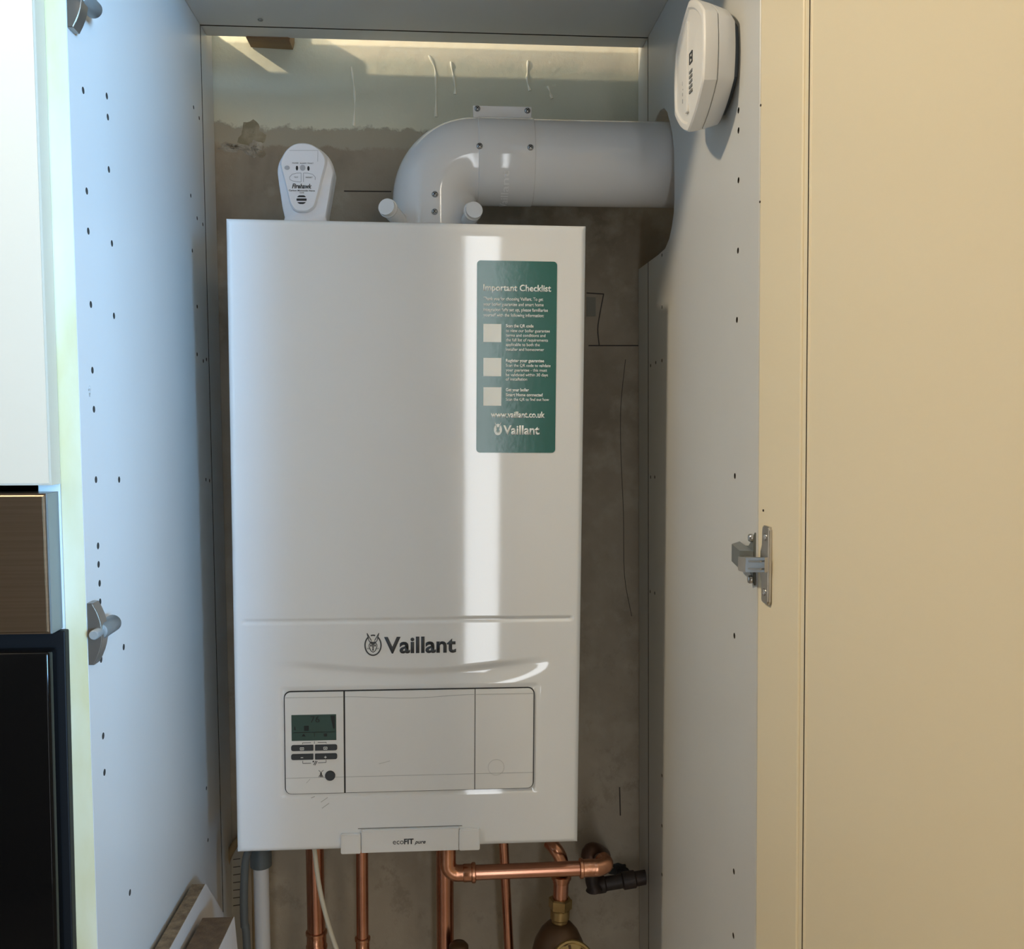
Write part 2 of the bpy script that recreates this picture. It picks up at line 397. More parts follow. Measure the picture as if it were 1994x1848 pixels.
# right side panel with the flue cut-out open to the back
cut = [onx(x, y, XR) for x, y in ((1243, 524), (1262, 510), (1281, 496), (1295, 483), (1303, 464), (1308, 440), (1311.5, 415), (1313, 390), (1313, 340), (1312, 290), (1309, 262), (1304, 238), (1299, 219), (1293, 211.5), (1286, 216), (1280, 226), (1276, 236))]
ol = [(YF, .02), (YW-.002, .02)]+[(YW-.002, cut[0].z)]+[(p.y, p.z) for p in cut[1:]]+[(YW-.002, cut[-1].z), (YW-.002, TOP), (YF, TOP)]
rp = obj('side_panel', panel_slab(XR, ol, .018), melamine, cab)
HR = [(1438,215),(1438,254),(1438,351),(1437,488),(1435,623),(1431,927),(1430,1238),(1429,1697),(1428,1822),(1289,497),(1289,598),(1289,702),(1277,706),(1267,712),
      (1267,929),(1275,929),(1266,1152),(1275,1155),(1289,1510),(1289,1608),(1289,1703)]
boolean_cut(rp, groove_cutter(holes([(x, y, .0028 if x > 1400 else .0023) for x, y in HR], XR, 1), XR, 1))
# top and bottom panels, grooved for the missing back board
tp = obj('top_panel', bx((lx(XL, ZC), YF, ZC), (lx(XR, ZC), .2165, ZC+.018), .0006, 1), melamine, cab)
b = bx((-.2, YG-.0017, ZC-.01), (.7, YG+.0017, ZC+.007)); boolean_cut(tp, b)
obj('bottom_panel', bx((lx(XL, .4), YF, .40), (lx(XR, .4), YG, .418), .0006, 1), melamine, cab)
P = ony(507, 38, .16); P.z = ZC
b = lathe([(.0025, -.0001), (.0033, .0004), (.0026, .0016), (0, .002)], P, (0, 0, -1), 16); obj('screw', b, greysteel, tp)

# door, swung open on the right
DT = .022; YD1 = -.876
dr = obj('door', prism([(lx(XR, z)+.0003, y, z) for y, z in ((YF-.0006, .1), (YD1, .1), (YD1, 1.992), (YF-.0006, 1.992))], (DT, 0, 0), .0015), cream, cab)
b = None
yb0 = onx(1565, 900, XR).y
yv = onx(1569, 900, XR).y
bmv = prism([(lx(XR, .1)-.01, yv-.001, 0), (lx(XR, .1)+.0045, yv-.001, 0), (lx(XR, .1)+.0045, yv+.001, 0), (lx(XR, .1)-.01, yv+.001, 0)], (LEAN*2.3, 0, 2.3))
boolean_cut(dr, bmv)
ybead = onx(1559, 900, XR).y
obj('door_bead', tube([(lx(XR, z)+.0008, ybead, z) for z in (.1, 1, 1.992)], .0022, 12), cream, dr, smooth=50)
ybead2 = onx(1574, 900, XR).y
obj('door_bead', tube([(lx(XR, z)+.0008, ybead2, z) for z in (.1, 1, 1.992)], .0011, 12), cream, dr, smooth=50)
for px, py in ((1481, 205), (1479.5, 393), (1486, 994)):
    c = onx(px, py, XR-.0002); obj('screw_hole', lathe([(.0010, -.0003), (.0010, .0012)], c, (1, 0, 0), 10), pencil, dr)

# concealed hinge between right panel and door
hg = obj('hinge', bx((0, 0, 0), (.001, .001, .001)), chrome, cab); D.objects.remove(hg)
hp = onx(1462, 1092, XR)
def hinge():
    # plate on the cabinet side with wings and screws
    z0 = hp.z+.003; x0 = lx(XR, z0)
    pl = []
    for y, z in ((-.262, -.0225), (-.256, -.0155), (-.246, -.010), (-.222, -.0075), (-.222, .0075), (-.246, .010), (-.256, .0165), (-.262, .0235)):
        pl.append((x0-.0022, y, z0+z))
    body = prism(pl, (.0021, 0, 0), .0006)
    h = obj('hinge', body, greysteel, cab, label='bare metal concealed hinge half way down the right side')
    # arm body (raised block)
    ab = prism([(x0-.0022, -.262, z0-.009), (x0-.0145, -.262, z0-.0085), (x0-.0125, -.232, z0-.0065), (x0-.0022, -.222, z0-.0055),
                ][::-1], (0, 0, .0165), .0010)
    obj('hinge_arm', ab, greysteel, h)
    # cranked link bridging to the door
    lk = prism([(x0-.0158, -.262, z0-.0095), (x0-.0152, -.281, z0-.0080), (x0-.0066, -.3045, z0-.0045), (x0-.0036, -.3045, z0-.0045), (x0-.0112, -.262, z0-.0095)], (0, 0, .0125), .0006)
    obj('link', lk, chrome, h, label='shiny folded link of the hinge')
    b_ = None
    for dz in (-.0050, .0015): b_ = tube([(x0-.0140, -.2855, z0+dz+.0008), (x0-.0094, -.3035, z0+dz+.003)], .0007, 8, b_)
    obj('link_rib', b_, copper, h) if False else obj('link_rib', b_, chrome, h)
    # cup flange on the door
    cy = (onx(1496, 1100, XR)).y; zf = onx(1496, 1100, XR).z
    o2 = []
    for y, z in ((.0085, -.030), (.009, -.016), (.0125, -.010), (.0125, .010), (.009, .016), (.0085, .030), (.0065, .0325), (-.0065, .0325), (-.0085, .030), (-.0085, -.030), (-.0065, -.0325), (.0065, -.0325)):
        o2.append((x0-.0030, cy+y, zf+z))
    obj('cup_flange', prism(o2, (.003, 0, 0), .0009), chrome, h)
    for dz in (-.024, .022):
        obj('screw', lathe([(.0032, 0), (.003, .0008), (.0016, .0013)], (x0-.003, cy+.0005, zf+dz+.001), (-1, 0, 0), 14), chrome, h, smooth=40)
    for y, dz in ((-.2575, .0185), (-.2575, -.018), (-.2255, .001)):
        r_ = .0036 if y < -.25 else .0042
        obj('screw', lathe([(r_, 0), (r_, .0016), (r_*.8, .003), (.0008, .0036)], (x0-(.0022 if y < -.25 else .006), y, z0+dz), (-1, 0, 0), 16), chrome, h, smooth=50)
hinge()

# soft-close dampers clipped to the left panel
def damper(c, name_label):
    x, y, z = c
    n = 10; pts = []
    for k in range(n+1):
        t = -1+2*k/n; pts.append((x+.0045+.0075*(1-t*t), y, z+.0258*t))
    outl = [(x, y, z-.0258)]+pts+[(x, y, z+.0258)]
    body = prism(outl, (0, .014, 0), .0008)
    d = obj('door_damper', body, damper_m, cab, label=name_label, smooth=40)
    dirv = Vector((-.02, -1, -.02)).normalized()
    s = Vector((x+.009, y+.034, z+.0022))
    obj('damper_barrel', lathe([(.002, -.004), (.0055, -.0035), (.0072, -.001), (.0072, .028), (.0062, .0295), (.0045, .030)], s, dirv, 24), greysteel, d, smooth=40)
    obj('plunger', lathe([(.0040, .028), (.0040, .043), (.0036, .0435), (.0034, .0437)], s, dirv, 20), mat('grey_plunger', (.20, .21, .20), .4), d, smooth=40)
    return d
c = onx(176, 1232, XL); damper((lx(XL, c.z)+.0002, YF+.0005, c.z), 'nickel soft-close damper on the left panel, the fully visible lower one')
damper((lx(XL, 1.8)+.0002, YF+.0005, 1.826), 'nickel soft-close damper at the very top of the left panel')

# ------------------------------------------------------------------ oven housing on the left
xo = lx(XL, 1.5)-.017
oc = thing('oven_cabinet', 'cream-fronted oven housing unit standing left of the boiler cupboard', 'cabinet', (-.38, 0, 0))
obj('side_panel', prism([(lx(XL, z)+dx, YF, z) for dx, z in ((-.0170, .02), (-.0350, .02), (-.0350, TOP), (-.0170, TOP))], (0, .505, 0), .0006), mat('pale_panel', (.62, .65, .62), .4), oc)
obj('side_panel', bx((-.70, YF, .02), (-.682, .235, TOP), .0006), melamine, oc)
obj('top_panel', bx((-.682, YF, TOP-.02), (-.105, .235, TOP-.002)), melamine, oc)
zb = ony(50, 945, YF-.02).z
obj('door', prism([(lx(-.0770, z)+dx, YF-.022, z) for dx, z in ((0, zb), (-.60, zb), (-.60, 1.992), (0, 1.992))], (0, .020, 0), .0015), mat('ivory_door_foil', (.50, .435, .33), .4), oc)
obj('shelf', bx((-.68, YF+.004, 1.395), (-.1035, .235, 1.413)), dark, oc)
ov = thing('oven', 'built-in oven with steel control strip and black glass door, left of the cupboard', 'oven', (-.38, 0, .9))
za, zb2 = ony(50, 961, YF-.022).z, ony(50, 1234, YF-.022).z
obj('control_panel', prism([(lx(-.0805, z)+dx, YF-.026, z) for dx, z in ((0, zb2), (-.59, zb2), (-.59, za), (0, za))], (0, .026, 0), .0022, seg=3), steel, ov, smooth=40)
obj('side_trim', prism([(lx(-.0795, z)+dx, YF-.024, z) for dx, z in ((0, zb2), (-.0018, zb2), (-.0018, za), (0, za))], (0, .0225, 0), .0006), greysteel, ov)
obj('oven_frame', bx((-.67, YF-.010, .80), (-.0745, YF-.0005, zb2-.001), .001), blackpl, ov)
obj('door_glass', bx((-.665, YF-.028, .82), (-.0805, YF-.0105, zb2-.014), .0025, 3), blackgl, ov, smooth=40)
obj('oven_body', bx((-.665, YF, .80), (-.12, .20, 1.37)), greysteel, ov)

# ------------------------------------------------------------------ boiler
boiler = thing('boiler', 'white wall-hung gas boiler with green checklist label in the cupboard', 'boiler', MB @ Vector((BW/2, .1, 0)))
def crease_v(u):
    p = [bl(x, y) for x, y in ((490, 1287), (600, 1294), (700, 1303), (790, 1307), (880, 1303), (980, 1292), (1100, 1275))]
    for i in range(len(p)-1):
        if u <= p[i+1][0] or i == len(p)-2:
            t = (u-p[i][0])/(p[i+1][0]-p[i][0]); t = max(-.5, min(1.5, t)); return p[i][1]+(p[i+1][1]-p[i][1])*t
CV = [crease_v(BW*i/200) for i in range(201)]
for _ in range(60): CV = [CV[0]]+[(CV[i-1]+CV[i]*2+CV[i+1])/4 for i in range(1, 200)]+[CV[200]]
gu0, gv0 = bl(470, 1212); gu1, gv1 = bl(1115, 1204)
fu0, fv1 = bl(552.5, 1346); fu1 = bl(1040, 1440)[0]; fv0 = bl(553, 1547.5)[1]
fv1 = (bl(552.5, 1345.5)[1]+bl(1039, 1338.5)[1])/2; fv0 = (bl(553, 1547.5)[1]+bl(1039, 1534)[1])/2
def ss(t): t = max(0, min(1, t)); return t*t*(3-2*t)
def height(u, v):
    h = 0
    R_ = .006; e = min(u, BW-u, v, BH-v)
    if e < R_: h -= R_-math.sqrt(max(0, R_*R_-(R_-e)**2))
    gv = gv0+(gv1-gv0)*(u-gu0)/(gu1-gu0)
    q = abs(v-gv)/.0036
    if q < 1 and gu0 < u < gu1: h -= .0022*(1-q*q)**2*ss((u-gu0)/.004)*ss((gu1-u)/.004)
    cv = CV[int(max(0, min(200, round(u/BW*200))))]
    i = u/BW*200; k = int(min(199, i)); cv = CV[k]+(CV[k+1]-CV[k])*(i-k)
    t = cv-v; amp = .0034*ss((u-.02)/.09)*ss((BW-.02-u)/.09)
    if t > -.004: h -= amp*ss((t+.004)/.010)*(1-ss((t-.006)/.020))
    # shallow dish round the control panel
    dx = max(fu0-u, u-fu1, 0); dz = max(fv0-v, v-fv1, 0); dd = math.hypot(dx, dz)
    if dd < .006: h -= .0012*(1-ss(dd/.006))
    return h
us = [0, .0006, .0015, .003, .0045, .006]+[.006+.002*i for i in range(1, int((BW-.012)/.002))]+[BW-.006, BW-.0045, BW-.003, BW-.0015, BW-.0006, BW]
vs = [0, .0006, .0015, .003, .0045, .006]+[.006+.001*i for i in range(1, 295)]+[.305+.02*i for i in range(0, 20)]
vs = [v for v in vs if v < BH-.0061]+[BH-.006, BH-.0045, BH-.003, BH-.0015, BH-.0006, BH]
# notch at the bottom where the clip sits
b = bmesh.new(); grid = [[b.verts.new((u, -height(u, v), v)) for v in vs] for u in us]
for i in range(len(us)-1):
    for j in range(len(vs)-1): b.faces.new((grid[i][j], grid[i+1][j], grid[i+1][j+1], grid[i][j+1]))
edge = [grid[i][0] for i in range(len(us))]+[grid[-1][j] for j in range(1, len(vs))]+[grid[i][-1] for i in range(len(us)-2, -1, -1)]+[grid[0][j] for j in range(len(vs)-2, 0, -1)]
back = [b.verts.new((v.co.x, .215, v.co.z)) for v in edge]
for i in range(len(edge)): j = (i+1) % len(edge); b.faces.new((edge[i], edge[j], back[j], back[i]))
b.faces.new(back)
casing = obj('casing', b, enamel, boiler, MB, smooth=50)

# bottom clip
cl = [bl(x, y) for x, y in ((664, 1622), (704, 1659), (704, 1615), (893, 1653), (893, 1612), (934, 1652))]
b = plate(rrect(cl[0][0], cl[1][1], cl[1][0]-.0006, cl[0][1], .002), -.0052, .006, .0012)
b2 = plate(rrect(cl[4][0]+.0006, cl[5][1], cl[5][0], cl[4][1], .002), -.0052, .006, .0012)
clip = obj('bottom_clip', plate(rrect(cl[2][0], cl[3][1]+.0005, cl[3][0], cl[2][1]+.0006, .0006), -.0046, .006, .0008), plastic_w, boiler, MB)
obj('clip_end', b, plastic_w, clip, MB); obj('clip_end', b2, plastic_w, clip, MB)
obj('clip_seam', plate(rrect(cl[2][0]-.004, cl[2][1]+.0006, cl[3][0]+.004, cl[2][1]+.0014, .0001), -.0004, .001), lineink, clip, MB)
u0, _ = bl(765.3, 1640); ub = bl(787, 1640)[0]; uc = bl(805.6, 1640)[0]; ud = bl(807.5, 1640)[0]; ue = bl(829, 1640)[0]; vb_ = bl(797, 1639.5)[1]
b = text_bm('eco', u0, ub-.0004, vb_, .0062, -.0049)
b = text_bm('FIT', ub, uc, vb_, .0060, -.0049, .035, 0, b)
b = text_bm('pure', ud, ue, vb_, .0043, -.0049, .02, .35, b)
obj('lettering', b, ink, clip, MB)

# company logo on the casing: hare-head emblem in an oval ring, and the name
def emblem(cx, cy, s, d, bm, thin=1):      # s = metres per photo pixel, centred at ring centre
    n = 40; rx, ry = 15.6*s, 20.0*s; w = 2.7*s
    def ring_pt(a, k): return (cx+(rx+k)*math.cos(a), cy+(ry+k)*math.sin(a))
    for (a0, a1) in ((math.radians(-236), math.radians(56)), (math.radians(74), math.radians(106))):
        m_ = 44 if a1-a0 > 1 else 8
        for k in range(m_):
            t0, t1 = a0+(a1-a0)*k/m_, a0+(a1-a0)*(k+1)/m_
            bm = plate([ring_pt(t0, -w/2), ring_pt(t1, -w/2), ring_pt(t1, w/2), ring_pt(t0, w/2)], d, d+.0002, 0, bm)
    def q(pts): return [(cx+x*s, cy+y*s) for x, y in pts]
    for sg in (-1, 1):     # ears and cheeks, drawn as outlines
        ear = q([(sg*3, 9), (sg*11.5, 24), (sg*8, 9.5), (sg*5, 5)])
        segs = [(ear[0], ear[1]), (ear[1], ear[2]), (ear[2], ear[3])]
        bm = strokes(segs, 1.5*s, d, d+.0002, bm)
        pts = q([(sg*5, 5), (sg*7.6, 1), (sg*7.4, -4), (sg*5.6, -7.5), (sg*4.5, -11), (0, -14)])
        bm = strokes(list(zip(pts[:-1], pts[1:])), 1.5*s, d, d+.0002, bm)
        bm = plate(disc2(cx+sg*3.9*s, cy-.5*s, 1.5*s, 2.4*s, 12), d, d+.0002, 0, bm)
        for yy in (-6.5, -8): bm = strokes([q([(sg*6, yy), (sg*11.5, yy+1)])], .5*s, d, d+.0002, bm)
    bm = plate(q([(-4.8, 8), (0, 6.5), (4.8, 8), (5.2, 4), (1.6, 1.2), (1.0, -7), (1.6, -10), (0, -11.2), (-1.6, -10), (-1.0, -7), (-1.6, 1.2), (-5.2, 4)]), d, d+.0002, 0, bm)
    return bm
c = bl(726.4, 1256.4); sc = bl(736.4, 1256.4)[0]-c[0]; sc /= 10
b = emblem(c[0], c[1], sc, -.0004, None)
b = ptext('Vaillant', 748, 888, 1271.3, 30.5, -.0004, .028, 0, b)
obj('logo', b, ink, boiler, MB)

# control panel
surround = obj('control_panel', plate(rrect(fu0, fv0, fu1, fv1, .0075), -.0002, .001), dark, boiler, MB, label='three-part control panel with dark gap all round')
g = .0011; ud1 = bl(671, 1440)[0]; ud2 = bl(924.7, 1440)[0]
def face(name, ua, ub_, rs, d=-.0016):
    return obj(name, plate(rrect(ua, fv0+g*.7, ub_, fv1-g, 0, 6, rs), d, .0008, .0005), flap_w, surround, MB, smooth=30)
r7 = .0066
face('display_panel', fu0+g, ud1-.0009, (0, r7, r7, 0))
face('centre_flap', ud1+.0009, ud2-.0004, (0, 0, 0, 0))
face('right_cover', ud2+.0004, fu1-g, (r7, 0, 0, r7))
dS = -.0018
b = None
va = bl(560, 1358)[1]; vlo = bl(560, 1514.5)[1]; va2 = bl(700, 1356)[1]
for sg in (((fu0+g, va), (ud1-.001, va)), ((fu0+g, vlo), (ud1-.001, vlo)), ((ud1+.001, vlo), (ud2-.001, vlo)), ((ud2+.001, vlo), (fu1-g, vlo)), ((ud2+.001, va), (fu1-g, va))):
    obj('moulded_line', strokes([sg], .0005, dS, -.0014), lightline, surround, MB)
n = 24; pts = []
for k in range(n+1):
    t = k/n; pts.append((ud1+.001+(ud2-ud1-.002)*t, va-.0028*math.sin(math.pi*t)**2))
obj('moulded_line', strokes(list(zip(pts[:-1], pts[1:])), .0006, dS, -.0014), lightline, surround, MB)
b = None
cd = bl(966, 1493)
for k in range(28):
    a0, a1 = 2*math.pi*k/28, 2*math.pi*(k+1)/28; r_ = .0092
    b = strokes([((cd[0]+r_*math.cos(a0), cd[1]+r_*math.sin(a0)), (cd[0]+r_*math.cos(a1), cd[1]+r_*math.sin(a1)))], .0003, dS, -.0014, b)
obj('moulded_ring', b, lightline, surround, MB)
# display
s0 = bl(567.7, 1391.5); s1 = bl(655.3, 1440)
scr = obj('display_screen', plate(rrect(s0[0], s1[1], s1[0], s0[1], .0004), -.0018, -.001), lcd, surround, MB, label='dark green digital display reading 76')
sw, sh = s1[0]-s0[0], s0[1]-s1[1]
b = text_bm('76', s0[0]+sw*.425, s0[0]+sw*.63, s1[1]+sh*.70, sh*.25, -.00195)
b = plate(rrect(s0[0]+sw*.28, s1[1]+sh*.38, s0[0]+sw*.385, s1[1]+sh*.58, .0001), -.00195, -.0018, 0, b)
b = strokes([((s0[0]+sw*.04, s1[1]+sh*.32), (s0[0]+sw*.97, s1[1]+sh*.32)), ((s0[0]+sw*.51, s1[1]+sh*.30), (s0[0]+sw*.51, s1[1]+sh*.14))], .0006, -.00195, -.0018, b)
b = plate([(s0[0]+sw*.87, s0[1]-sh*.05), (s0[0]+sw*.93, s1[1]+sh*.45), (s0[0]+sw*.97, s1[1]+sh*.45), (s0[0]+sw*.97, s0[1]-sh*.05)], -.00195, -.0018, 0, b)
b = plate([(s0[0]+sw*.05, s1[1]+sh*.42), (s0[0]+sw*.075, s1[1]+sh*.58), (s0[0]+sw*.10, s1[1]+sh*.42)], -.00195, -.0018, 0, b)
b = plate([(s0[0]+sw*.22, s1[1]+sh*.17), (s0[0]+sw*.27, s1[1]+sh*.28), (s0[0]+sw*.32, s1[1]+sh*.17)], -.00195, -.0018, 0, b)
b = plate(rrect(s0[0]+sw*.72, s1[1]+sh*.15, s0[0]+sw*.79, s1[1]+sh*.27, .0002), -.00195, -.0018, 0, b)
obj('display_digits', b, lcd_ink, surround, MB)
marks = None
for (x0, x1, yt, yb, ic) in ((567.5, 610.7, 1450, 1460.3, 's'), (614, 657, 1449, 1459.3, 's'), (567.5, 610.7, 1467.3, 1477.6, '-'), (614, 657, 1466.3, 1476.6, '+')):
    a = bl(x0, yt); c = bl(x1, yb); rr = .0022
    rs = (.0004, rr, rr, .0004) if x0 < 600 else (rr, .0004, .0004, rr)
    obj('button', plate(rrect(a[0], c[1], c[0], a[1], 0, 5, rs), -.0032, -.001, .0006), btn, surround, MB, smooth=30)
    marks = None
    cu, cv_ = bl(588.7 if x0 < 600 else 634.2, (yt+yb)/2+.8)
    if ic == 's':
        marks = strokes([((cu-.0019, cv_+.0013), (cu+.0019, cv_+.0013)), ((cu-.0019, cv_-.0013), (cu+.0019, cv_-.0013)), ((cu-.0019, cv_-.0013), (cu-.0019, cv_+.0013)), ((cu+.0019, cv_-.0013), (cu+.0019, cv_+.0013)),
                         ((cu-.0009, cv_-.0005), (cu, cv_+.0002)), ((cu, cv_+.0002), (cu+.0009, cv_-.0005))], .0005, -.0035, -.0030, marks)
    else:
        marks = strokes([((cu-.0014, cv_), (cu+.0014, cv_))], .0006, -.0035, -.0030, marks)
        if ic == '+': marks = strokes([((cu, cv_-.0014), (cu, cv_+.0014))], .0006, -.0035, -.0030, marks)
    obj('button_symbol', marks, white_ink, surround, MB)
def pp(*pts): return [bl(x, y) for x, y in pts]
segs = []
for chain in (pp((589.5, 1448), (589.5, 1445.5), (606, 1445)), pp((619, 1444.6), (635.5, 1444.2), (635.5, 1446.5)), pp((612.5, 1442.5), (612.5, 1447)),
              pp((590, 1480.5), (590, 1485.6), (606, 1485)), pp((619.5, 1484.2), (635.3, 1483.6), (635.3, 1478.5))):
    segs += list(zip(chain[:-1], chain[1:]))
b = strokes(segs, .0005, dS-.0001, -.0014)
b = strokes([tuple(pp((611, 1488.5), (615.5, 1480.5))), tuple(pp((613.5, 1489), (618, 1481)))], .0008, dS-.0001, -.0014, b)
b = plate(disc2(*bl(610.5, 1481.8), .0009), dS-.0001, -.0014, 0, b)
b = plate(pp((623, 1512), (624, 1504), (625.4, 1500.5), (627, 1504), (628, 1512), (626, 1512), (625.5, 1506), (625, 1512)), dS-.0001, -.0014, 0, b)
b = strokes([tuple(pp((621, 1498.8), (623.5, 1501.5))), tuple(pp((630, 1498.8), (627.3, 1501.5))), tuple(pp((621, 1512), (623, 1508))), tuple(pp((629.5, 1512), (628, 1508)))], .0005, dS-.0001, -.0014, b)
obj('printed_symbols', b, ink, surround, MB)
cu, cv_ = bl(643.3, 1509)
obj('reset_button', plate(disc2(cu, cv_, .0057), -.0034, -.001, .0006), btn, surround, MB, smooth=30)

# green checklist label
L0 = bl(928.5, 506); L1 = bl(1083, 880); lu0 = (bl(928.5, 600)[0]); lu1 = bl(1084, 600)[0]; lv1 = (bl(928.5, 506)[1]+bl(1085, 510.5)[1])/2; lv0 = bl(1000, 881.5)[1]
lab = obj('checklist_label', plate(rrect(lu0, lv0, lu1, lv1, .0040), -.00035, .0002), green, boiler, MB, label='dark green rounded label with white writing')
d = -.0007; b = None
T = [('Important Checklist', 941.3, 1073, 566, 12.5, .022), ('Thank you for choosing Vaillant. To get', 941.3, 1057.7, 584.5, 6.4, .012), ('your boiler guarantee and smart home', 941.3, 1058.5, 595.2, 6.4, .012),
     ('integration fully set up, please familiarise', 941.3, 1066.8, 605.8, 6.4, .012), ('yourself with the following information:', 941.3, 1059, 616.3, 6.4, .012),
     ('Scan the QR code', 985, 1039, 637.3, 6, .035), ('to view our boiler guarantee', 985, 1070.6, 646.6, 5.8, .012), ('terms and conditions and', 985, 1062, 655.6, 5.8, .012), ('the full list of requirements', 985, 1067, 664.7, 5.8, .012),
     ('applicable to both the', 985, 1051, 673.7, 5.8, .012), ('installer and homeowner', 985, 1059.5, 683, 5.8, .012), ('Register your guarantee', 985, 1059.5, 705, 6, .035),
     ('Scan the QR code to validate', 985, 1072, 714.2, 5.8, .012), ('your guarantee - this must', 985, 1065, 723.3, 5.8, .012), ('be validated within 30 days', 985, 1067, 732.5, 5.8, .012), ('of installation', 985, 1026.5, 741, 5.8, .012),
     ('Get your boiler', 985, 1030, 762, 6, .035), ('Smart Home connected', 985, 1056.5, 771.6, 6, .035), ('Scan the QR to find out how', 985, 1069, 780.4, 5.8, .012), ('www.vaillant.co.uk', 955.5, 1061, 812.8, 11.5, .03),
     ('Vaillant', 980, 1050.5, 845.5, 17, .03)]
for s_, a, c, y, cp_, bo in T: b = ptext(s_, a, c, y, cp_, d, bo, 0, b)
obj('label_writing', b, white_ink, lab, MB)
for (yt, yb) in ((630.7, 666.4), (696.8, 732.8), (753.9, 790.2)):
    a = bl(941.3, yt); c = bl(976, yb); obj('white_square', plate(rrect(a[0], c[1], c[0], a[1], .0002), -.0006, -.0003), white_ink, lab, MB)
ec = bl(969.5, 836.5); b = plate(disc2(ec[0], ec[1], .0045, .0063), -.0007, -.0003)
for sg in (-1, 1): b = plate([(ec[0]+sg*.0012, ec[1]+.004), (ec[0]+sg*.0036, ec[1]+.0088), (ec[0]+sg*.0026, ec[1]+.004)], -.0007, -.0003, 0, b)
obj('label_emblem', b, white_ink, lab, MB)
b = None; s_ = .00025
for sg in (-1, 1):
    b = strokes([((ec[0]+sg*.0008, ec[1]+.0022), (ec[0]+sg*.0026, ec[1]+.0056)), ((ec[0]+sg*.0012, ec[1]-.0002), (ec[0]+sg*.0018, ec[1]-.003))], .0006, -.0009, -.0006, b)
b = plate([(ec[0]-.0018, ec[1]+.0024), (ec[0]+.0018, ec[1]+.0024), (ec[0]+.0004, ec[1]-.0035), (ec[0]-.0004, ec[1]-.0035)], -.0009, -.0006, 0, b)
obj('label_emblem_face', b, green, lab, MB)

# smudges on the casing
smud = mat('grey_scuff', (.40, .40, .37), .6)
for q_ in (((625, 1562), (638, 1553)), ((627, 1574), (641, 1564)), ((606, 1554), (613, 1551))):
    obj('scuff_mark', strokes([tuple(pp(*q_))], .0007, -.00025, .0003), smud, boiler, MB)
for q_ in (((738, 1486.5), (760, 1480.5)), ((597, 1524), (604, 1516))):
    obj('scuff_mark', strokes([tuple(pp(*q_))], .0004, dS, -.0015), smud, surround, MB)

# top of the boiler: flue collar and two test caps
AX, AY = .2245, .10
ZT = (MB @ Vector((.2, .1, BH))).z
obj('flue_collar', lathe([(.058, -.004), (.060, .001), (.060, .0045), (.056, .006), (.0515, .008), (.0515, .012)], (AX, AY, ZT), (0, 0, 1), 48), flue_w, boiler, smooth=40)
for (px, py, sx) in ((754.5, 404.5, -1), (921.5, 410.5, 1)):
    e = ony(px, py, .034); st = Vector((AX+sx*.036, AY-.022, ZT+.010)); ax = e-st; Lh = ax.length
    fdir = (Vector((0, -1, 0))*.80+Vector((sx*.25, 0, .1))).normalized()
    o_ = obj('test_cap', tube([st, st+ax*.5, e-fdir*-.004], [.0085, .0092, .0096], 24), flue_w, boiler, smooth=40)
    obj('cap_lid', lathe([(.0095, -.003), (.0106, -.002), (.0109, 0), (.0104, .0012), (.009, .0015)], e-fdir*.002, fdir, 32), flue_w, o_, smooth=40)

# ------------------------------------------------------------------ flue
flue = thing('flue_pipe', 'thick white flue pipe elbowing from boiler top into the right panel', 'pipe', (AX, AY, ZT))
ZH = 1.7955; RB = .0465
path = [(AX, AY, ZT+.006), (AX, AY, ZT+.02)]
path += arc((AX+RB, AY, ZH-RB), (-1, 0, 0), (0, 0, 1), RB, 0, math.pi/2, 20)
path = [Vector(p) for p in path]
obj('elbow', tube(path+[Vector((AX+RB+.004, AY, ZH))], .0502, 48), flue_w, flue, smooth=50)
xs0 = AX+RB+.0045
xc1 = ony(1041, 300, AY-.04).x
obj('clamp_sleeve', lathe([(.0495, -.001), (.0508, 0), (.0510, .001), (.0510, xc1-xs0-.001), (.0508, xc1-xs0), (.0495, xc1-xs0+.001)], (xs0, AY, ZH), (1, 0, 0), 56), flue_w, flue, smooth=40)
obj('straight_pipe', lathe([(.050, 0), (.050, .6365-xc1)], (xc1, AY, ZH), (1, 0, 0), 56), flue_w, flue, smooth=40)
a0 = ony(921, 204, AY); a1 = ony(1035, 222, AY)
obj('clamp_flange', bx((a0.x, AY-.0012, ZH+.0495), (a1.x, AY+.0022, a0.z-.001), .0008), flue_w, flue)
def xscrew(c, dirv, r=.0036, parent=flue):
    o_ = obj('screw', lathe([(r, -.001), (r, .0006), (r*.85, .0019), (r*.4, .0026), (.0003, .0028)], c, dirv, 20), screwm, parent, smooth=50)
    dv = Vector(dirv).normalized(); t = dv.orthogonal().normalized(); s = dv.cross(t); b_ = None
    for q, p_ in ((t, s), (s, t)):
        c0 = Vector(c)+dv*.0018
        b_ = prism([c0+q*r*.62+p_*.0004, c0-q*r*.62+p_*.0004, c0-q*r*.62-p_*.0004, c0+q*r*.62-p_*.0004], dv*.0012, 0, b_)
    obj('cross_slot', b_, dark, o_)
for px, py in ((929.5, 211.5), (1027, 215.5)): xscrew(ony(px, py, AY-.0012), (0, -1, 0))
for px, py in ((934, 284.3), (1033, 287), (847, 378), (846.5, 412)):
    p = ony(px, py, AY-.051)
    if px < 900:
        dx = p.x-AX; p.y = AY-math.sqrt(.0502**2-dx*dx); dv = Vector((dx, p.y-AY, 0))
    else:
        dz = p.z-ZH; p.y = AY-math.sqrt(.0510**2-min(dz*dz, .002)); dv = Vector((0, p.y-AY, dz))
    xscrew(p, dv)
tb = text_mesh('Vaillant', .01); xs = [v.co.x for v in tb.verts]; x0, x1 = min(xs), max(xs)
bmesh.ops.subdivide_edges(tb, edges=tb.edges[:], cuts=1)
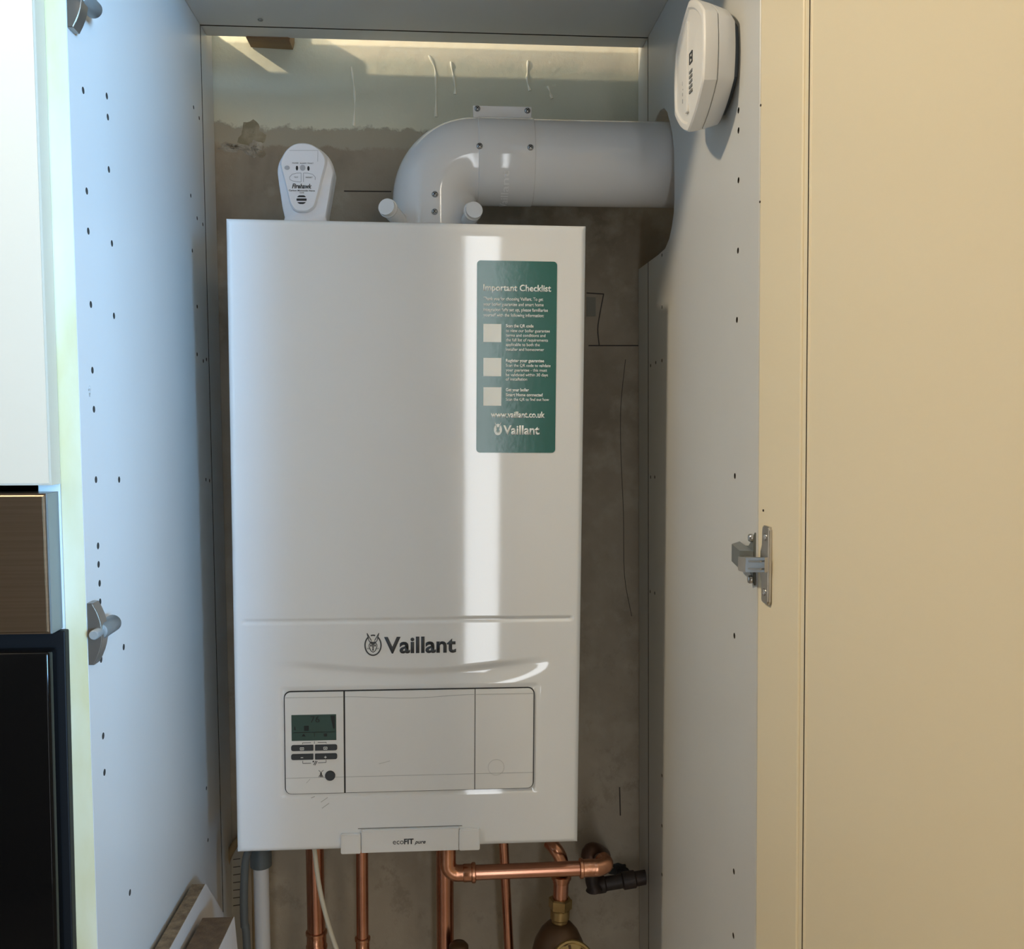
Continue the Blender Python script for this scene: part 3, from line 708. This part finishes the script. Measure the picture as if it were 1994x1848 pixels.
for v in tb.verts:
    t = (v.co.x-x0)/(x1-x0); ang = math.radians(-95+70*t)        # runs round the sleeve, tops of letters to the left
    v.co = (ony(991, 380, AY-.04).x-v.co.y*.0125, AY-.0513*math.cos(ang), ZH+.0513*math.sin(ang))
obj('embossed_name', tb, mat('pale_emboss', (.80, .80, .79), .3), flue)
b = None
for (px, py, w) in ((764, 345, 6), (766, 352, 4)):
    pass

# ------------------------------------------------------------------ carbon monoxide alarm standing on the boiler
ca = thing('carbon_monoxide_alarm', 'small rounded white carbon monoxide alarm standing on top of the boiler at left', 'alarm', (.079, .08, ZT))
YA = .055
def al(x, y): p = ony(520+x/10.87, 260+y/10.87, YA); return p.x, p.z
outer = [(800,205),(950,222),(1080,275),(1200,365),(1300,475),(1370,600),(1408,720),(1415,800),(1400,900),(1370,1080),(1335,1300),(1295,1520),(1255,1760),
         (355,1752),(310,1560),(272,1300),(235,1060),(212,880),(203,770),(215,660),(250,550),(320,430),(410,335),(520,260),(650,216)]
inner = [(800,225),(930,250),(1050,310),(1150,400),(1225,500),(1252,600),(1235,720),(1195,860),(1150,1040),(1105,1230),(1060,1400),(1010,1560),(880,1660),(740,1670),
         (610,1640),(510,1500),(465,1330),(420,1150),(370,950),(325,780),(300,660),(320,560),(370,450),(450,345),(560,265),(680,228)]
def smooth_loop(pts, n=3):
    N_ = len(pts); out = []
    for i in range(N_):
        p0, p1, p2, p3 = [Vector(pts[(i+k-1) % N_]) for k in range(4)]
        for k in range(n):
            t = k/n; out.append(.5*((2*p1)+(p2-p0)*t+(2*p0-5*p1+4*p2-p3)*t*t+(3*p1-p0-3*p2+p3)*t**3))
    return out
zmin = ZT+.0008
outer = [q for q in outer if q[1] < 1700]; k_ = outer.index((1295, 1520))+1
outer = outer[:k_]+[(1255, 1760), (1218, 1950), (392, 1950), (355, 1752)]+outer[k_:]
oo = [al(*p) for p in smooth_loop(outer) if not (p[1] > 1800 and abs(p[0]-805) < 400)]
oo = [(x, max(z, zmin)) for x, z in oo]
cxo = sum(p[0] for p in oo)/len(oo)
def oring(y, k): return [(cxo+(x-cxo)*k, y, zmin+(z-zmin)*k) for x, z in oo]
b = bmesh.new(); RR = [[b.verts.new(q) for q in oring(*a)] for a in ((YA, .93), (YA+.0015, .965), (YA+.005, .99), (YA+.010, 1), (YA+.030, .985))]
for ra, rb_ in zip(RR[:-1], RR[1:]):
    for k in range(len(oo)): j = (k+1) % len(oo); b.faces.new((ra[k], ra[j], rb_[j], rb_[k]))
b.faces.new(RR[0][::-1]); b.faces.new(RR[-1])
body = obj('alarm_body', b, coal_w, ca, smooth=60)
ii = [al(*p) for p in smooth_loop(inner)]
cxi = sum(p[0] for p in ii)/len(ii); czi = sum(p[1] for p in ii)/len(ii)
# front plate: stepped forward with a sloping skirt
b = bmesh.new()
r0 = [b.verts.new((cxi+(x-cxi)*1.06, YA+.001, max(zmin+.001, czi+(z-czi)*1.02))) for x, z in ii]
r1 = [b.verts.new((x, YA-.004, z)) for x, z in ii]; r2 = [b.verts.new((cxi+(x-cxi)*.96, YA-.0052, czi+(z-czi)*.97)) for x, z in ii]
for ra, rb_ in ((r0, r1), (r1, r2)):
    for k in range(len(ii)): j = (k+1) % len(ii); b.faces.new((ra[k], ra[j], rb_[j], rb_[k]))
b.faces.new(r2); b.faces.new(r0[::-1])
obj('front_plate', b, coal_w, ca, smooth=35)
Yp = YA-.0052
def apl(pts, m, name, th=.0004, parent=ca):
    return obj(name, prism([(al(*p)[0], Yp-th, al(*p)[1]) for p in pts], (0, th+.0003, 0)), m, parent)
ell = lambda cx, cy, rx, ry: [(cx+rx*math.cos(k*math.pi/12), cy+ry*math.sin(k*math.pi/12)) for k in range(24)]
apl(ell(648, 758, 24, 50), dark, 'indicator_slot'); apl(ell(890, 765, 24, 50), dark, 'indicator_slot')
apl(ell(768, 750, 58, 62), mat('grey_lens', (.40, .42, .46), .3), 'alarm_lens'); apl(ell(440, 750, 55, 45), mat('grey_lens', (.4, .42, .46), .3), 'sensor_dimple')
def vstroke(pts, w=.0003):
    P_ = [(al(*p)) for p in pts]; b_ = None
    for a, c in zip(P_[:-1], P_[1:]):
        t = Vector((c[0]-a[0], c[1]-a[1])).normalized(); n_ = Vector((-t.y, t.x))*w
        b_ = prism([(a[0]+n_.x, Yp-.0002, a[1]+n_.y), (c[0]+n_.x, Yp-.0002, c[1]+n_.y), (c[0]-n_.x, Yp-.0002, c[1]-n_.y), (a[0]-n_.x, Yp-.0002, a[1]-n_.y)], (0, .0004, 0), 0, b_)
    return b_
bsm = mat('moulded_shadow_line', (.36, .38, .42), .5)
b = vstroke([(735, 860), (640, 862), (545, 890), (492, 945), (500, 1000), (560, 1030), (650, 1045), (735, 1050), (735, 860)]); obj('test_button', b, bsm, ca)
b = vstroke([(785, 860), (880, 862), (980, 890), (1035, 950), (1030, 1005)]); b = join(b, vstroke([(785, 860), (785, 1050)])); obj('reset_button', b, bsm, ca)
b = vstroke([(485, 385), (1090, 385), (1085, 620)], .0002); obj('battery_hatch_line', b, bsm, ca)
def atext(s, x0, x1, yb, cap, bold, shear, bm):
    a = al(x0, yb); c = al(x1, yb); cp_ = al(x0, yb-cap)[1]-a[1]
    return text_bm(s, a[0], c[0], a[1], cp_, Yp-.0003, bold, shear, bm)
b = atext('Firehawk', 545, 958, 1180, 95, .03, .25, None)
b = atext('Carbon Monoxide Alarm', 480, 1025, 1242, 34, .01, 0, b); b = atext('CO7B', 705, 795, 1288, 26, 0, 0, b)
b = atext('POWER', 550, 680, 664, 26, 0, 0, b); b = atext('ALARM', 710, 845, 668, 26, 0, 0, b); b = atext('FAULT', 875, 995, 668, 26, 0, 0, b)
b = atext('TEST', 585, 675, 962, 26, 0, 0, b); b = atext('RESET', 835, 980, 966, 26, 0, 0, b)
obj('alarm_lettering', b, ink, ca)
cg = (745, 1420); R_ = 108
def seg_pts(y0, y1):
    n_ = 8; out = []
    for k in range(n_+1):
        y = y0+(y1-y0)*k/n_; out.append((cg[0]+math.sqrt(max(0, R_*R_*.98-(y-cg[1])**2*1.15)), y))
    for k in range(n_, -1, -1):
        y = y0+(y1-y0)*k/n_; out.append((cg[0]-math.sqrt(max(0, R_*R_*.98-(y-cg[1])**2*1.15)), y))
    return out
for y0, y1 in ((1332, 1370), (1398, 1446), (1475, 1515)): apl(seg_pts(y0, y1), dark, 'sounder_slot')

# ------------------------------------------------------------------ smoke alarm on the right panel
sa = thing('smoke_alarm', 'thick round off-white smoke alarm mounted high on the right panel', 'alarm', (XR-.004, -.165, 1.76))
def hexa(cy, cz, r, n=96, amt=.055, ph=0, rz=1):
    out = []
    for k in range(n):
        a = 2*math.pi*k/n
        t = ((a+math.pi/2) % (math.pi/3))-math.pi/6; hx = math.cos(math.pi/6)/math.cos(t)
        w = 1-amt*(1-hx)/(1-math.cos(math.pi/6))
        out.append((cy+r*w*math.cos(a), cz+r*rz*w*math.sin(a)))
    return out
SC = (-.166, 1.8180)
def sring(x, r, dy=0, dz=0, amt=.075): return [(x, y, z) for y, z in hexa(SC[0]+dy, SC[1]+dz, r, amt=amt)]
def loft(rings, cap0=True, cap1=True):
    b_ = bmesh.new(); R = [[b_.verts.new(p) for p in r] for r in rings]
    for i in range(len(R)-1):
        for k in range(len(R[i])): j = (k+1) % len(R[i]); b_.faces.new((R[i][k], R[i][j], R[i+1][j], R[i+1][k]))
    if cap0: b_.faces.new(R[0][::-1])
    if cap1: b_.faces.new(R[-1])
    return b_
xp = lx(XR, 1.80)
obj('mounting_plate', loft([sring(xp-.0005, .044), sring(xp-.005, .044)]), grey_pl, sa)
obj('alarm_base', loft([sring(xp-.005, .050), sring(xp-.0075, .053), sring(xp-.015, .0555), sring(xp-.0215, .0575), sring(xp-.0219, .0570)]), alarm_w, sa, smooth=40)
obj('alarm_seam', loft([sring(xp-.0219, .0566), sring(xp-.0225, .0566)]), lineink, sa)
face_ = obj('alarm_cover', loft([sring(xp-.0225, .0572), sring(xp-.0229, .0580), sring(xp-.031, .0600), sring(xp-.0345, .0602), sring(xp-.0360, .0590), sring(xp-.0366, .0570),
                         sring(xp-.0366, .0535), sring(xp-.0352, .0515), sring(xp-.0350, .048), sring(xp-.0368, .036), sring(xp-.0370, .02)]), alarm_w, sa, smooth=30)
XS = xp-.0372
def sbar(y0, z0, y1, z1, th=.0005): return bx((XS-th, y0, z0), (XS+.0008, y1, z1))
b = None
for k in range(5): b = join(b, sbar(-.186+k*0, 1.789+k*.0045, -.176, 1.7912+k*.0045))
obj('sounder_slot', b, lineink, sa)
b = bx((XS-.0006, -.200+.014, 1.8155), (XS+.001, -.176, 1.8165)); 
b = join(b, bx((XS-.0006, -.186, 1.8245), (XS+.001, -.176, 1.8255))); b = join(b, bx((XS-.0006, -.186, 1.8155), (XS+.001, -.185, 1.8255))); b = join(b, bx((XS-.0006, -.177, 1.8155), (XS+.001, -.176, 1.8255)))
b = join(b, lathe([(.0012, 0), (.0012, .001)], (XS-.0006, -.181, 1.8205), (1, 0, 0), 12)); obj('alarm_symbol', b, ink, sa)
obj('raised_ridge', bx((XS-.0010, -.170, 1.775), (XS+.002, -.163, 1.858), .0008), alarm_w, sa)
b = None
for (y, z, l) in ((-.150, 1.789, .004), (-.1495, 1.796, .003), (-.151, 1.801, .0015), (-.149, 1.806, .004)): b = join(b, bx((XS+.0002, y, z), (XS+.0016, y+.0012, z+l)))
obj('cover_marks', b, lineink, sa)

# ------------------------------------------------------------------ pipework under the boiler
ZU = (MB @ Vector((.2, .1, 0))).z
ZBOT = .419
def vpipe(px, py, y): return ony(px, py, y)
def ringed(c, r, up=True):   # end-feed / press fitting socket profile
    return [(r+.0006, 0), (r+.0022, .001), (r+.0022, .004), (r+.001, .005), (r+.001, .018), (r+.0022, .0195), (r+.0022, .0225), (r+.0006, .0235)]
def coppertop(px0, py0, px1, py1, y, r): return ony(px0, py0, y), ony(px1, py1, y)
def straight(name, label, a, b_, r, m, ext_up=.03, group=None, cat='pipe', fitting=None):
    d_ = (b_-a).normalized(); top = a-d_*ext_up; k = (ZBOT-a.z)/d_.z; bot = a+d_*k
    t = thing(name, label, cat, bot, group)
    obj('pipe_run', tube([top, bot], r, 28), m, t, smooth=60)
    if fitting is not None:
        f = a+d_*((fitting-a.z)/d_.z)
        obj('pipe_fitting', lathe(ringed(None, r), f, d_, 28), copper_f, t, smooth=40)
    return t
# 1 left 22 mm pipe
straight('copper_pipe', 'thick copper pipe under the boiler, leftmost of the copper pipes, behind the white cable', ony(613, 1662, .13), ony(616, 1810, .13), .0112, copper, .035, fitting=ony(616, 1812, .13).z)
straight('copper_pipe', 'thin copper pipe coming down under the left end of the boiler clip', ony(705, 1662, .12), ony(706, 1820, .12), .0076, copper, .04, fitting=ony(706, 1824, .12).z)
straight('copper_pipe', 'thick vertical copper pipe directly behind the copper elbow, unbroken to the bottom', ony(866, 1662, .145), ony(867, 1840, .145), .0112, copper, .04)
straight('copper_pipe', 'thin slightly slanting copper pipe passing behind the horizontal copper pipe', ony(981, 1650, .15), ony(991, 1848, .15), .0062, copper, .05)
# gas pipe: down from the boiler, elbow, across, elbow back to the wall
gp = thing('gas_pipe', 'horizontal bright copper pipe with elbow at each end below the boiler', 'pipe', ony(1000, 1700, .06))
yg_ = .075; A = ony(872, 1668, yg_); Bp = ony(905, 1700, yg_); C_ = ony(1128, 1691, yg_); E_ = ony(1160, 1688, yg_)
axd = (C_-Bp).normalized(); rb = .013
q0 = Vector((A.x, yg_, Bp.z+rb+.004)); corner = Vector((A.x, yg_, Bp.z))
P1 = [Vector((A.x, yg_, ZU+.01)), Vector((A.x, yg_, corner.z+rb+.002))]
cc = corner+Vector((rb, 0, rb)); P1 += arc(cc, (-1, 0, 0), (0, 0, -1), rb, 0, math.pi/2, 10)+[Bp+axd*.002]
r1_ = .0090
obj('elbow', tube(P1, .0098, 28), copper_f, gp, smooth=60)
b = lathe([(.0100, 0), (.0116, .001), (.0116, .004), (.0108, .0045), (.0108, .014), (.0098, .015)], Vector((A.x, yg_, ZU+.0005)), (0, 0, -1), 28)
obj('elbow_socket', b, copper_f, gp, smooth=40)
obj('elbow_socket', lathe([(.0098, 0), (.0106, .001), (.0106, .010), (.0122, .0112), (.0122, .0145), (.0105, .0155)], Bp-axd*.002, axd, 28), copper_f, gp, smooth=40)
obj('pipe_run', tube([Bp, C_], r1_, 28), copper, gp, smooth=60)
obj('elbow_socket', lathe([(.0105, 0), (.0122, .0008), (.0122, .004), (.0106, .005), (.0106, .018)], C_, axd, 28), copper_f, gp, smooth=40)
bd = Vector((.0, 1, .18)).normalized(); k0 = C_+axd*.018; k1 = k0+axd*.013
P2 = smooth_path([k0, k0+axd*.006, k1+bd*.006+axd*.002, k1+bd*.016], 5); obj('elbow', tube(P2, .0102, 28), copper_f, gp, smooth=60)
P3 = [P2[-1]-bd*.002, ony(1166, 1674, YW-.014)]
obj('pipe_run', tube(P3, .0088, 24), copper_d, gp, smooth=60)
# old iron stub and tarnished elbow behind
ip = thing('iron_pipe', 'short black iron pipe stub running into the cupboard side near the wall', 'pipe', ony(1200, 1740, .2))
yi = .205
a = ony(1153, 1655, yi); c = ony(1152, 1700, yi); e = ony(1155, 1733, yi)
obj('tarnished_elbow', tube(smooth_path([ony(1172, 1668, YW-.006), ony(1160, 1660, yi), ony(1150, 1662, yi-.012), ony(1150, 1690, yi-.012)], 5), .0125, 24), copper_d, ip, smooth=60)
obj('iron_drop', tube(smooth_path([ony(1151, 1685, yi-.012), ony(1152, 1712, yi-.012), ony(1156, 1728, yi-.012), ony(1157, 1738, yi-.012)], 4), [.0088]*9+[.0105, .0112, .0095, .005], 24), iron, ip, smooth=60)
g0, g1 = ony(1160, 1724, yi), ony(1258, 1708, yi); gd = (g1-g0).normalized()
obj('iron_run', lathe([(.010, 0), (.0115, .002), (.0115, .012), (.0095, .014), (.0095, .036), (.0118, .038), (.0118, .054), (.0098, .056), (.0098, (g1-g0).length)], g0, gd, 24), iron, ip, smooth=40)
obj('wall_hole', blob(ony(1206, 1694, YW-.0006), .014, .009, .001, seed=11), dark, wall)
# right-hand valve: copper bend, pipe, brass nut, bronze body with cap
vl = thing('filling_valve', 'copper bend and brown metal valve hanging below the right end of the boiler', 'valve', ony(1095, 1848, .12))
yv_ = .125
P4 = smooth_path([ony(1070, 1640, yv_+.01), ony(1083, 1655, yv_), ony(1092, 1673, yv_), ony(1094, 1700, yv_)], 6)
obj('copper_bend', tube(P4, .0088, 24), copper_f, vl, smooth=60)
v0 = ony(1093, 1703, yv_); v1 = ony(1091, 1756, yv_); dn = (v1-v0).normalized()
obj('coupling_ring', lathe([(.0098, 0), (.0128, .001), (.0128, .005), (.0108, .006), (.0108, .010), (.0098, .0105)], v0, dn, 28), copper_f, vl, smooth=40)
obj('pipe_run', tube([v0, v1+dn*.02], .0098, 28), copper, vl, smooth=60)
n0 = ony(1091.5, 1748, yv_)
b = lathe([(.0130, 0), (.0150, .0015), (.0150, .013), (.0130, .0145)], n0, dn, 6); obj('brass_nut', b, brass, vl)
obj('brass_collar', lathe([(.0115, .0145), (.0125, .0155), (.0125, .026), (.0105, .028), (.0105, .034)], n0, dn, 28), brass, vl, smooth=40)
bc = n0+dn*.031
obj('valve_body', lathe([(.010, 0), (.016, .003), (.024, .012), (.031, .026), (.0345, .042), (.036, .065), (.036, .10), (.03, .12)], bc, dn, 40), bronze, vl, smooth=50)
ct = ony(1116, 1878, yv_-.038); cdv = Vector((.10, -.62, .50)).normalized()
obj('valve_arm', lathe([(.026, -.045), (.029, -.004)], ct, cdv, 36), bronze, vl, smooth=40)
cp_o = obj('valve_cap', lathe([(.026, -.008), (.0285, -.006), (.0285, .002), (.0265, .0035), (.024, .0035), (.0235, .001), (.002, .001)], ct, cdv, 40), brass, vl, smooth=30)
b = None
for k in range(8):
    a_ = 2*math.pi*k/8; t_ = cdv.orthogonal().normalized(); s__ = cdv.cross(t_); q_ = t_*math.cos(a_)+s__*math.sin(a_); w_ = cdv.cross(q_)
    c0 = ct+cdv*.001
    b = prism([c0+q_*.004+w_*.001, c0+q_*.022+w_*.0015, c0+q_*.022-w_*.0015, c0+q_*.004-w_*.001], cdv*.0015, 0, b)
obj('cap_spokes', b, bronze, cp_o)
b = lathe([(.009, 0), (.0125, .004), (.0125, .04)], ony(893, 1836, .12), (0, 0, -1), 24)
tag(obj('pipe_fitting', b, bronze, None, smooth=50), 'small dark round fitting just entering the bottom of view beside the thick pipe', 'pipe fitting')

# condensate pipe
cp2 = thing('condensate_pipe', 'pale grey plastic waste pipe with dark grey coupling below boiler left', 'pipe', ony(510, 1848, .09))
k0 = ony(508, 1660, .09); k1 = ony(508, 1687, .09)
obj('coupling', lathe([(.0125, -.02), (.0128, .0), (.0128, k0.z-k1.z-.001), (.0115, k0.z-k1.z)], k0, (0, 0, -1), 32), grey_pl, cp2, smooth=40)
e = ony(512, 1848, .09); obj('pipe_run', tube([k1+Vector((0, 0, .005)), Vector((e.x, .09, e.z)), Vector((e.x, .09, ZBOT))], .0092, 28), pipe_g, cp2, smooth=60)
def cable(name, label, pts, r, m, cat='cable'):
    return tag(obj(name, tube(smooth_path(pts, 8), r, 14), m, None, smooth=60), label, cat)
g_ = [ony(x, y, .065) for x, y in ((484, 1655), (478, 1680), (475, 1740), (476, 1800), (481, 1848))]; g_ += [Vector((g_[-1].x+.006, .065, .6)), Vector((g_[-1].x+.01, .065, ZBOT))]
cable('grey_cable', 'dark grey flexible cable curving down beside the pale grey waste pipe', g_, .0047, cable_g)
w_ = [ony(x, y, .085) for x, y in ((612, 1650), (617, 1694), (624, 1738), (634, 1780), (645, 1818), (658, 1856))]; w_ += [w_[-1]+(w_[-1]-w_[-2])*2, Vector((w_[-1].x+.045, .085, .60)), Vector((w_[-1].x+.045, .085, ZBOT))]
cable('white_cable', 'off-white round cable hanging in front of the leftmost copper pipe', w_, .0029, cable_w)
t_ = [ony(x, y, .225) for x, y in ((470, 1630), (455, 1648), (441, 1678), (436, 1720), (437, 1760), (443, 1800), (446, 1860))]; t_ += [Vector((t_[-1].x, .225, ZBOT))]
cable('tan_cable', 'tan cable bending down by the wall behind the leaning boards', t_, .0048, tan)
t_ = [ony(x, y, .20) for x, y in ((492, 1640), (493, 1700), (494, 1760), (495, 1848))]; t_ += [Vector((t_[-1].x, .20, ZBOT))]
cable('brown_cable', 'thin brown cable straight behind the pale grey waste pipe', t_, .0022, tan)
rl = thing('corrugated_conduit', 'whitish ribbed plastic strip standing against the wall behind the grey cable', 'conduit', ony(458, 1848, .235))
a, c = ony(447, 1655, .235), ony(474, 1655, .235); e = ony(449, 1848, .235)
obj('strip', prism([(a.x, .235, a.z), (c.x, .235, a.z+.006), (c.x+.002, .235, ZBOT), (e.x, .235, ZBOT)], (0, .008, 0), .002), mat('dusty_white_plastic', (.55, .53, .46), .6), rl)
b = None
for k in range(7):
    y = 1672+k*15; p0, p1_ = ony(454, y+2, .2345), ony(468, y, .2345); b = tube([p0, p1_], .0005, 6, b)
obj('strip_marks', b, pencil, rl)

# ------------------------------------------------------------------ boards leaning on the left panel
def board(label, xface, th, pts, edge_m):
    """pts: outline (y, z); broad faces point sideways"""
    t = thing('leaning_board', label, 'board', (xface-th/2, sum(p[0] for p in pts)/len(pts), ZBOT))
    obj('board_core', prism([(xface-.0006, y, z) for y, z in pts], (-th+.0006, 0, 0)), edge_m, t)
    obj('white_facing', prism([(xface, y, z) for y, z in pts], (-.0008, 0, 0)), whiteboard, t)
    return t
xb = -.0368
p = [onx(x, y, xb) for x, y in ((407, 1721), (442, 1777))]; n1 = onx(338, 1848, xb); dd = (n1-p[0]).normalized(); far = p[0]; near = far+dd*.22
board('white-faced chipboard offcut leaning at the left panel, the taller rear one', xb+0, .0152, [(far.y, far.z), (near.y, near.z), (near.y, ZBOT), (p[1].y, ZBOT), (p[1].y, p[1].z)], chip)
xb2 = .004
p = [onx(x, y, xb2) for x, y in ((463, 1785), (470, 1848))]; n1 = onx(434, 1848, xb2); dd = (n1-p[0]).normalized(); near = p[0]+dd*.2
board('brown-edged board offcut, the shorter one nearer the pipes', xb2, .034, [(p[0].y, p[0].z), (near.y, near.z), (near.y, ZBOT), (p[1].y+.004, ZBOT), (p[1].y, p[1].z)], mat('brown_board_edge', (.15, .095, .05), .85, var=(100, (.09, .055, .03), .35, .7), bump=(250, .5, .003)))

# ------------------------------------------------------------------ lamps in the ceiling
for (x, y) in ((-.55, -.66), (-.62, -.02)):
    t = tag(obj('ceiling_lamp', lathe([(.045, 0), (.045, .006), (.038, .008), (.037, .002)], (x, y, 2.3999), (0, 0, -1), 32), chrome, None), 'round recessed ceiling lamp outside the picture', 'lamp', 'recessed ceiling lamps')
